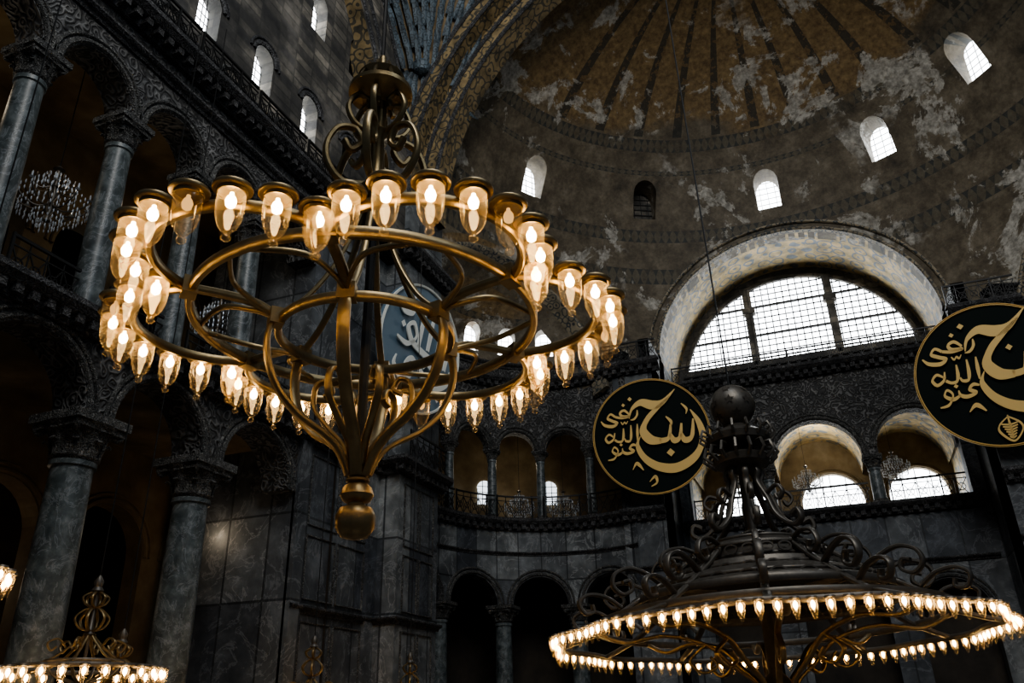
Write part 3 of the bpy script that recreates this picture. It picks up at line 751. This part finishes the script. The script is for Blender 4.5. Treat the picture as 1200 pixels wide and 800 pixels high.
place('calligraphy_roundel',roundel(1,m_panel,m_gold),None,'round dark panel with gold Arabic calligraphy and leaf medallion','roundel','calligraphy roundels',M=rmat((6.65,32.3,E+11.15),(-.15,-1,-.14),2.7))
place('calligraphy_roundel',roundel(2,m_panelb,m_white),None,'round panel, blue-grey reflected light in its colour, pale Arabic calligraphy on the pier','roundel','calligraphy roundels',M=rmat((-12.2,22.9,E+11.8),(1,-.14,-.14),2.3))
# ------------------------------------------------------------------ LAMPS / CHANDELIERS
def lampmesh(bm_):
    l=MB(); l.lathe([(0,.05),(.03,.05),(.045,.035),(.08,.03),(.108,.012),(.115,0),(.113,-.012),(.1,-.02),(.086,-.02),(.084,-.04),(.077,-.04),(.075,-.015),(.03,-.005),(0,-.005)],20)
    g=MB(); g.lathe([(.074,-.03),(.079,-.06),(.079,-.12),(.076,-.17),(.069,-.21),(.056,-.247),(.037,-.274),(.02,-.29),(.016,-.302),(.026,-.314),(.028,-.328),(.016,-.342),(0,-.345)],24)
    b=MB(); b.lathe([(0,-.025),(.012,-.03),(.012,-.045),(.024,-.06),(.032,-.085),(.026,-.115),(0,-.135)],12)
    return l.mesh('oil_lamp',[m_brass],True),g.mesh('glass_cup',[m_glass],True),b.mesh('bulb',[bm_],True)
ml,mg,mbu=lampmesh(m_bulb); _,_,mdim=lampmesh(m_dim)
def radial(P,phi,prof,n=8,scale=None):
    mb=MB(); d=Vector((math.cos(phi),math.sin(phi),0)); s=Vector((-math.sin(phi),math.cos(phi),0))
    Q=cr([(p[0],0,p[1]) for p in P],n); mb.sweep([d*q.x+Vector((0,0,q.z)) for q in Q],s,prof,scale=scale)
    return mb
def hoop(r,z,prof,n=64):
    mb=MB(); mb.sweep([(r*math.cos(2*pi*i/n),r*math.sin(2*pi*i/n),z) for i in range(n)],(0,0,1),prof,closed=True); return mb
def rot(a): return Matrix.Rotation(a,4,'Z')
def big_spec():
    sp=[]; Rl=1.27; th0=math.radians(-70.2)
    hc=Rl*math.sin(pi/6); cd=Rl*math.cos(pi/6); sag=1.70-cd; ra=(hc*hc+sag*sag)/(2*sag); oc=1.70-ra
    al=math.asin(min(1,hc/ra)); al= pi-al if oc>cd else al
    pts=[];lamps=[]
    for k in range(6):
        ph=th0-pi/6-k*pi/3; d=Vector((math.cos(ph),math.sin(ph),0)); t=Vector((-math.sin(ph),math.cos(ph),0))
        for i in range(20):
            a=al-2*al*i/20; pts.append(d*(oc+ra*math.cos(a))+t*ra*math.sin(a))
        for i in range(9):
            a=(al-.2)*(1-2*i/8); lamps.append((d*(oc+(ra+.12)*math.cos(a))+t*(ra+.12)*math.sin(a),ph+a))
    mb=MB(); mb.sweep(pts,(0,0,1),rect(.075,.05),closed=True); sp.append(dict(n='lobed_hoop',me=mb.mesh('lobed_hoop',[m_brass],True)))
    sp.append(dict(n='inner_hoop',me=hoop(Rl-.03,0,rect(.085,.055),96).mesh('inner_hoop',[m_brass],True)))
    sp.append(dict(n='small_hoop',me=hoop(.63,-.11,rect(.075,.05),72).mesh('small_hoop',[m_brass],True)))
    up=radial([(.05,1.28),(.09,1.0),(.17,.7),(.3,.38),(.47,.1),(.63,-.06)],0,rect(.05,.035)).mesh('upper_arm',[m_brass],True)
    lo=radial([(.63,-.05),(.7,-.2),(.69,-.4),(.6,-.62),(.44,-.79),(.26,-.9),(.15,-1.0),(.07,-1.16)],0,rect(.085,.035)).mesh('lower_arm',[m_brass],True)
    sc=radial([(.07,-1.1),(.11,-.95),(.24,-.8),(.34,-.66),(.34,-.5),(.26,-.46),(.22,-.54),(.28,-.58)],0,rect(.055,.03)).mesh('scroll',[m_brass],True)
    ra_=MB(); Q=cr([(.63,0,-.1),(.8,.0,-.02),(1.0,0,.0),(1.25,0,0)],6); ra_.sweep(Q,(0,1,0),rect(.07,.05)); ra_.box((.66,0,-.1),(.1,.12,.12)); ra_.box((1.25,0,0),(.1,.14,.12)); ra_=ra_.mesh('radial_bar',[m_brass])
    br_=MB(); 
    for s in (1,-1):
        a1=math.radians(27)*s
        P=[(.64,0,-.1),(.8,.05*s,-.05),(1.0,.2*s,0),(1.23*math.cos(a1),1.23*math.sin(a1),0)]
        br_.sweep(cr(P,8),(0,0,1),rect(.04,.03))
    br_=br_.mesh('brace',[m_brass],True)
    ly=radial([(.1,1.22),(.28,1.2),(.4,1.34),(.42,1.52),(.34,1.7),(.2,1.74),(.14,1.62),(.22,1.52),(.28,1.6)],0,rect(.06,.045)).mesh('crown_scroll',[m_brass],True)
    ly2=radial([(.05,1.75),(.2,1.8),(.27,1.95),(.2,2.1),(.1,2.08),(.12,1.98)],0,rect(.05,.04)).mesh('crown_scroll',[m_brass],True)
    for k in range(6):
        R_=rot(th0+k*pi/3)
        for n_,m_ in (('upper_arm',up),('lower_arm',lo),('radial_bar',ra_),('brace',br_),('crown_scroll',ly),('crown_scroll',ly2)):
            sp.append(dict(n=n_,me=m_,M=R_))
        sp.append(dict(n='scroll',me=sc,M=rot(th0+(k+.5)*pi/3)))
    f=MB(); f.lathe([(0,-1.06),(.06,-1.08),(.085,-1.12),(.075,-1.16),(.055,-1.18),(.08,-1.19),(.08,-1.205),(.06,-1.215),(.1,-1.25),(.115,-1.3),(.09,-1.34),(.06,-1.355),(.06,-1.37),(.11,-1.39),(.135,-1.44),(.13,-1.52),(.09,-1.58),(0,-1.6)],32)
    sp.append(dict(n='finial',me=f.mesh('finial',[m_brass],True)))
    c=MB(); c.lathe([(0,1.1),(.09,1.12),(.13,1.2),(.08,1.28),(.055,1.35),(.055,1.7),(.1,1.76),(.055,1.82),(.06,2.08),(.18,2.12),(.27,2.17),(.27,2.21),(.2,2.24),(.16,2.3),(.2,2.36),(.12,2.42),(.04,2.46),(.03,2.6)],28)
    for i in range(10):
        a=i*pi/5; c.bar((.24*math.cos(a),.24*math.sin(a),2.2),(.14*math.cos(a),.14*math.sin(a),2.44),.018)
    sp.append(dict(n='crown',me=c.mesh('crown',[m_brass],True)))
    ch=MB(); ch.bar((0,0,2.5),(0,0,24),.018,n=6); ch.bar((0,0,-1.1),(0,0,1.2),.035,n=8); sp.append(dict(n='cable',me=ch.mesh('cable',[m_iron])))
    for i,(p,a) in enumerate(lamps):
        sp.append(dict(n='oil_lamp',me=ml,M=Matrix.Translation(p+Vector((0,0,.03)))@rot(a),kids=[dict(n='glass_cup',me=mg),dict(n='bulb',me=mdim if i in (3,11,24,28,33,39,48,53) else mbu)]))
    return sp
place('chandelier',big_spec(),(-2.935,4.65,E+2.695),'large brass lobed-hoop chandelier with many lit glass oil lamps','chandelier')
def tinylamp():
    t=MB(); t.lathe([(0,.03),(.07,.015),(.08,-.01),(.06,-.02)],10,mi=0)
    t.lathe([(.058,-.02),(.064,-.08),(.052,-.17),(.027,-.23),(.02,-.27),(0,-.28)],10,mi=1)
    t.lathe([(0,-.03),(.027,-.06),(.03,-.11),(0,-.16)],8,mi=2)
    return t.mesh('oil_lamp',[m_bronze,m_glass,m_bulb2],True)
mt=tinylamp()
def great_spec():
    sp=[]; R0=3.65
    n=144; pts=[((R0+.08*math.cos(12*2*pi*i/n))*math.cos(2*pi*i/n),(R0+.08*math.cos(12*2*pi*i/n))*math.sin(2*pi*i/n),0) for i in range(n)]
    mb=MB(); mb.sweep(pts,(0,0,1),rect(.1,.05),closed=True); sp.append(dict(n='outer_hoop',me=mb.mesh('outer_hoop',[m_bronze],True)))
    for nm,r,z in (('inner_hoop',3.0,.22),('inner_hoop',2.35,.55),('inner_hoop',1.2,1.35)):
        sp.append(dict(n=nm,me=hoop(r,z,rect(.12,.05),72).mesh(nm,[m_bronze],True)))
    # layered canopy: stepped bronze skirt with scroll relief
    c=MB()
    c.lathe([(2.3,.56),(2.28,.64),(2.05,.72),(1.95,.84),(1.7,.92),(1.6,.94),(1.55,1.06),(1.32,1.12),(1.24,1.16),(1.22,1.34),(1.27,1.38),(1.05,1.43),(.85,1.55),(.4,1.66),(.1,1.7)],48)
    for r,z in ((2.05,.74),(1.62,.95),(1.26,1.16),(1.24,1.36),(.85,1.56)):
        c.sweep([(r*math.cos(2*pi*i/48),r*math.sin(2*pi*i/48),z) for i in range(48)],(0,0,1),rect(.06,.06),closed=True)
    for i in range(28):
        b_=2*pi*i/28; d=Vector((math.cos(b_),math.sin(b_),0)); t=Vector((-math.sin(b_),math.cos(b_),0))
        for r,z,q in ((2.02,.66,.12),(1.26,1.25,.09),(1.6,.88,.1)):
            c.sweep([d*(r+.06)+t*q*1.2*math.cos(w)+Vector((0,0,z+q*.8*math.sin(w))) for w in [k*pi/5 for k in range(10)]],d,circ(.02,4),closed=True)
    sp.append(dict(n='canopy',me=c.mesh('canopy',[m_bronze],True)))
    ly=radial([(.2,3.05),(.34,2.9),(.3,2.7),(.46,2.35),(.6,2.0),(.9,1.75),(1.08,1.82),(1.04,1.98),(.9,1.93)],0,rect(.12,.08)).mesh('crown_arm',[m_bronze],True)
    ly2=radial([(.42,2.4),(.68,2.52),(.8,2.38),(.7,2.26),(.64,2.35)],0,rect(.09,.055)).mesh('crown_scroll',[m_bronze],True)
    arm=radial([(1.2,1.35),(1.6,1.05),(2.1,.72),(2.8,.3),(3.3,.12),(3.65,.02)],0,rect(.12,.07)).mesh('arm',[m_bronze],True)
    s1=radial([(1.95,.84),(2.2,1.0),(2.5,1.08),(2.76,.98),(2.82,.78),(2.66,.64),(2.48,.72),(2.52,.86),(2.64,.84)],0,rect(.12,.06)).mesh('scroll',[m_bronze],True)
    s2=radial([(2.7,.42),(2.95,.58),(3.25,.62),(3.44,.5),(3.36,.32),(3.2,.34),(3.22,.46)],0,rect(.11,.055)).mesh('scroll',[m_bronze],True)
    s3=radial([(1.25,1.4),(1.5,1.46),(1.8,1.38),(1.9,1.18),(1.75,1.06),(1.62,1.14),(1.68,1.26)],0,rect(.1,.05)).mesh('scroll',[m_bronze],True)
    low=radial([(3.0,.2),(2.5,.0),(1.8,.08),(1.1,-.1),(.7,-.45),(.35,-.75),(.3,-1.0)],0,rect(.1,.06)).mesh('lower_arm',[m_brass],True)
    low2=radial([(1.1,-.1),(1.4,-.35),(1.2,-.55),(.95,-.45),(1.05,-.3)],0,rect(.09,.045)).mesh('lower_scroll',[m_brass],True)
    for k in range(8):
        for n_,m_ in (('crown_arm',ly),('crown_scroll',ly2),('lower_arm',low),('lower_scroll',low2)): sp.append(dict(n=n_,me=m_,M=rot(k*pi/4+.2)))
    for k in range(12):
        for n_,m_ in (('arm',arm),('scroll',s1),('scroll',s2),('scroll',s3)): sp.append(dict(n=n_,me=m_,M=rot(k*pi/6+.1)))
    b=MB(); b.lathe([(0,-1.5),(.2,-1.45),(.3,-1.2),(.4,-1.0),(.3,-.8),(.12,-.6),(.08,1.6),(.18,1.7),(.3,1.75),(.08,1.85),(.08,2.9),(.25,3.0),(.5,3.08),(.55,3.2),(.35,3.3),(.25,3.42),(.58,3.5),(.62,3.62),(.42,3.75),(.25,3.82),(.2,3.9)],32)
    for i in range(16):
        a=i*pi/8
        b.sweep([(r*math.cos(a),r*math.sin(a),z) for r,z in ((.55,3.12),(.7,3.25),(.64,3.42),(.5,3.42))],(-math.sin(a),math.cos(a),0),circ(.035,5))
        b.sweep([(r*math.cos(a),r*math.sin(a),z) for r,z in ((.6,3.55),(.72,3.66),(.66,3.8),(.56,3.74))],(-math.sin(a),math.cos(a),0),circ(.03,5))
    sp.append(dict(n='stem',me=b.mesh('stem',[m_bronze],True)))
    s=MB(); s.lathe([(.44*math.sin(pi*k/20),4.3-.44*math.cos(pi*k/20)) for k in range(21)],32)
    sp.append(dict(n='globe',me=s.mesh('globe',[m_bronze],True)))
    st=MB()
    for j,la in enumerate((0,.62,-.62)):
        m_=8 if j==0 else 6
        for i in range(m_):
            a=2*pi*i/m_+j*.4
            d=Vector((math.cos(a)*math.cos(la),math.sin(a)*math.cos(la),math.sin(la))); t=Vector((-math.sin(a),math.cos(a),0)); u=d.cross(t)
            c0=Vector((0,0,4.3))+d*.447
            vs=[c0+(t*math.cos(pi*q/5+pi/10)+u*math.sin(pi*q/5+pi/10))*(.1 if q%2==0 else .045) for q in range(10)]
            st.add(vs,[tuple(range(10))])
    sp.append(dict(n='star_inlay',me=st.mesh('star_inlay',[m_dark])))
    ch=MB(); ch.bar((0,0,4.7),(0,0,27),.02,n=6); sp.append(dict(n='cable',me=ch.mesh('cable',[m_iron])))
    N=100
    for i in range(N):
        a=2*pi*i/N; r=R0+.08*math.cos(12*a)+.09
        sp.append(dict(n='oil_lamp',me=mt,M=Matrix.Translation((r*math.cos(a),r*math.sin(a),0))))
    return sp
C2=Vector((-1.3,15.5,E+1.22))
nearv=Vector((-C2.x,-C2.y,0)).normalized(); leftv=Vector((nearv.y,-nearv.x,0))
up=(Vector((0,0,1))-nearv*.045+leftv*.016).normalized()
place('chandelier',great_spec(),None,'huge dark bronze ring chandelier with scroll arms and starred globe','chandelier',M=Matrix.Translation(C2)@Vector((0,0,1)).rotation_difference(up).to_matrix().to_4x4())
def small_spec():
    sp=[]; R0=1.1
    sp.append(dict(n='hoop',me=hoop(R0,0,rect(.07,.04),48).mesh('hoop',[m_bronze],True)))
    sp.append(dict(n='hoop',me=hoop(.55,.1,rect(.05,.04),36).mesh('hoop',[m_bronze],True)))
    arm=radial([(.05,.5),(.2,.35),(.5,.12),(.8,.03),(1.1,0)],0,rect(.05,.035)).mesh('arm',[m_brass],True)
    ly=radial([(.04,.55),(.18,.6),(.25,.74),(.14,.86),(.05,.9),(.15,.96),(.19,1.06),(.06,1.14)],0,rect(.05,.03)).mesh('scroll',[m_brass],True)
    sc=radial([(.3,.3),(.42,.42),(.56,.36),(.5,.25),(.43,.31)],0,rect(.04,.03)).mesh('scroll',[m_brass],True)
    lo=radial([(.55,.1),(.4,-.1),(.15,-.2),(.05,-.35)],0,rect(.05,.03)).mesh('arm',[m_bronze],True)
    for k in range(6):
        for n_,m_ in (('arm',arm),('scroll',ly),('scroll',sc),('arm',lo)): sp.append(dict(n=n_,me=m_,M=rot(k*pi/3)))
    b=MB(); b.lathe([(0,-.5),(.08,-.42),(.05,-.35),(.03,-.2),(.03,.45),(.1,.5),(.04,.56),(.03,1.1),(.1,1.16),(.06,1.22),(.08,1.3),(.02,1.4)],16); sp.append(dict(n='stem',me=b.mesh('stem',[m_bronze],True)))
    ch=MB(); ch.bar((0,0,1.38),(0,0,16),.012,n=5); sp.append(dict(n='cable',me=ch.mesh('cable',[m_iron])))
    for i in range(26):
        a=2*pi*i/26; sp.append(dict(n='oil_lamp',me=mt,M=Matrix.Translation((1.17*math.cos(a),1.17*math.sin(a),0))))
    return sp
ss=small_spec()
for x,y,h,lb in ((-11.1,10.1,.86,'near the arcade column'),(-12.2,11.85,.25,'deeper by the arcade'),(-11.3,16.5,.43,'beside the marble pier'),(-10.4,19.4,.2,'past the marble pier'),(-10.25,6.4,1.78,'by the first bay')):
    place('chandelier',ss,(x,y,E+h),'small bronze ring chandelier '+lb,'chandelier','small ring chandeliers')
def crystal_spec():
    f=MB(); f.lathe([(0,-.75),(.08,-.7),(.04,-.55),(.1,-.4),(.04,-.2),(.12,0),(.05,.2),(.05,.6),(.12,.65),(.02,.75)],12)
    for k in range(10):
        m_=radial([(.05,-.3),(.3,-.42),(.6,-.3),(.75,-.1)],k*pi/5,circ(.02,5),n=5); f.add(m_.v,m_.f)
        m_=radial([(.05,.2),(.25,.1),(.42,.18),(.45,.3)],k*pi/5+.3,circ(.015,5),n=5); f.add(m_.v,m_.f)
    d=MB()
    for tier,(r,z,n) in enumerate(((.75,-.12,36),(.6,-.32,30),(.45,.22,26),(.3,-.5,20),(.25,.45,16),(.15,-.68,10))):
        for i in range(n):
            a=2*pi*i/n; L=random.uniform(.08,.16)
            for q in range(2): d.lathe([(0,0),(.022,-L*.5),(0,-L)],4,(r*math.cos(a),r*math.sin(a),z-q*.14))
    for k in range(10):
        a=k*pi/5; d.lathe([(.0,.14),(.02,.1),(.02,0),(.06,-.02),(.02,-.05)],8,(.75*math.cos(a),.75*math.sin(a),-.05))
    c=MB(); c.bar((0,0,.7),(0,0,4.3),.012,n=4)
    return [dict(n='frame',me=f.mesh('frame',[m_bronze],True)),dict(n='crystal_drops',me=d.mesh('crystal_drops',[m_crys]),stuff=True),dict(n='cable',me=c.mesh('cable',[m_iron]))]
cs_=crystal_spec()
for p,s in (((-15.3,10.6,E+11.2),1.05),((-15.5,16.6,E+10.8),1.0),((-13.0,34.3,E+8.9),.9),((-11.2,35.3,E+8.9),.9),((-.6,40,E+10),.9),((3.2,40,E+10.2),.9),((-3.8,40,E+10),.8)):
    place('crystal_chandelier',cs_,p,'tiered crystal chandelier with hanging drops inside the gallery','chandelier','gallery crystal chandeliers',sc=s)
# ------------------------------------------------------------------ LIGHTS
def area(loc,tgt,sz,p,c):
    l=bpy.data.lights.new('daylight','AREA'); l.shape='DISK'; l.size=sz; l.energy=p; l.color=c
    o=bpy.data.objects.new('daylight',l); COL.objects.link(o); o.location=loc
    o.rotation_euler=(Vector(tgt)-Vector(loc)).to_track_quat('-Z','Y').to_euler()
area((0,6,36),(0,14,0),14,1500,(.78,.88,1))
area((5,-3,30),(-1,34,26),12,4300,(1,.97,.92))
area((12,2,22),(-14,14,12),7,500,(.72,.85,1))
def pt(loc,p,c,r=.3):  # unseen warm points added to brighten the aisles and galleries
    l=bpy.data.lights.new('warm_fill','POINT'); l.energy=p; l.color=c; l.shadow_soft_size=r
    o=bpy.data.objects.new('warm_fill',l); COL.objects.link(o); o.location=loc
for y in (8,14): pt((-16,y,14.5),26,(1,.82,.6)); pt((-20,y,5),16,(1,.78,.55))
pt((-16,18,6.5),14,(1,.78,.55)); pt((-13.5,34.6,E+11),35,(1,.88,.7)); pt((0,41,E+12),110,(1,.93,.8))
Wd=bpy.data.worlds.new('World'); S.world=Wd; Wd.use_nodes=True
bg=Wd.node_tree.nodes['Background']; bg.inputs[0].default_value=(.52,.63,.78,1); bg.inputs[1].default_value=.11
# ------------------------------------------------------------------ CAMERA
cam=bpy.data.cameras.new('Camera'); cam.sensor_width=36; cam.lens=28.5; cam.clip_end=300
co=bpy.data.objects.new('Camera',cam); COL.objects.link(co)
co.matrix_world=Matrix.Translation((0,0,E))@Matrix.Rotation(math.radians(21),4,'Z')@Matrix.Rotation(math.radians(115),4,'X')@Matrix.Rotation(math.radians(-1.4),4,'Z')
S.camera=co
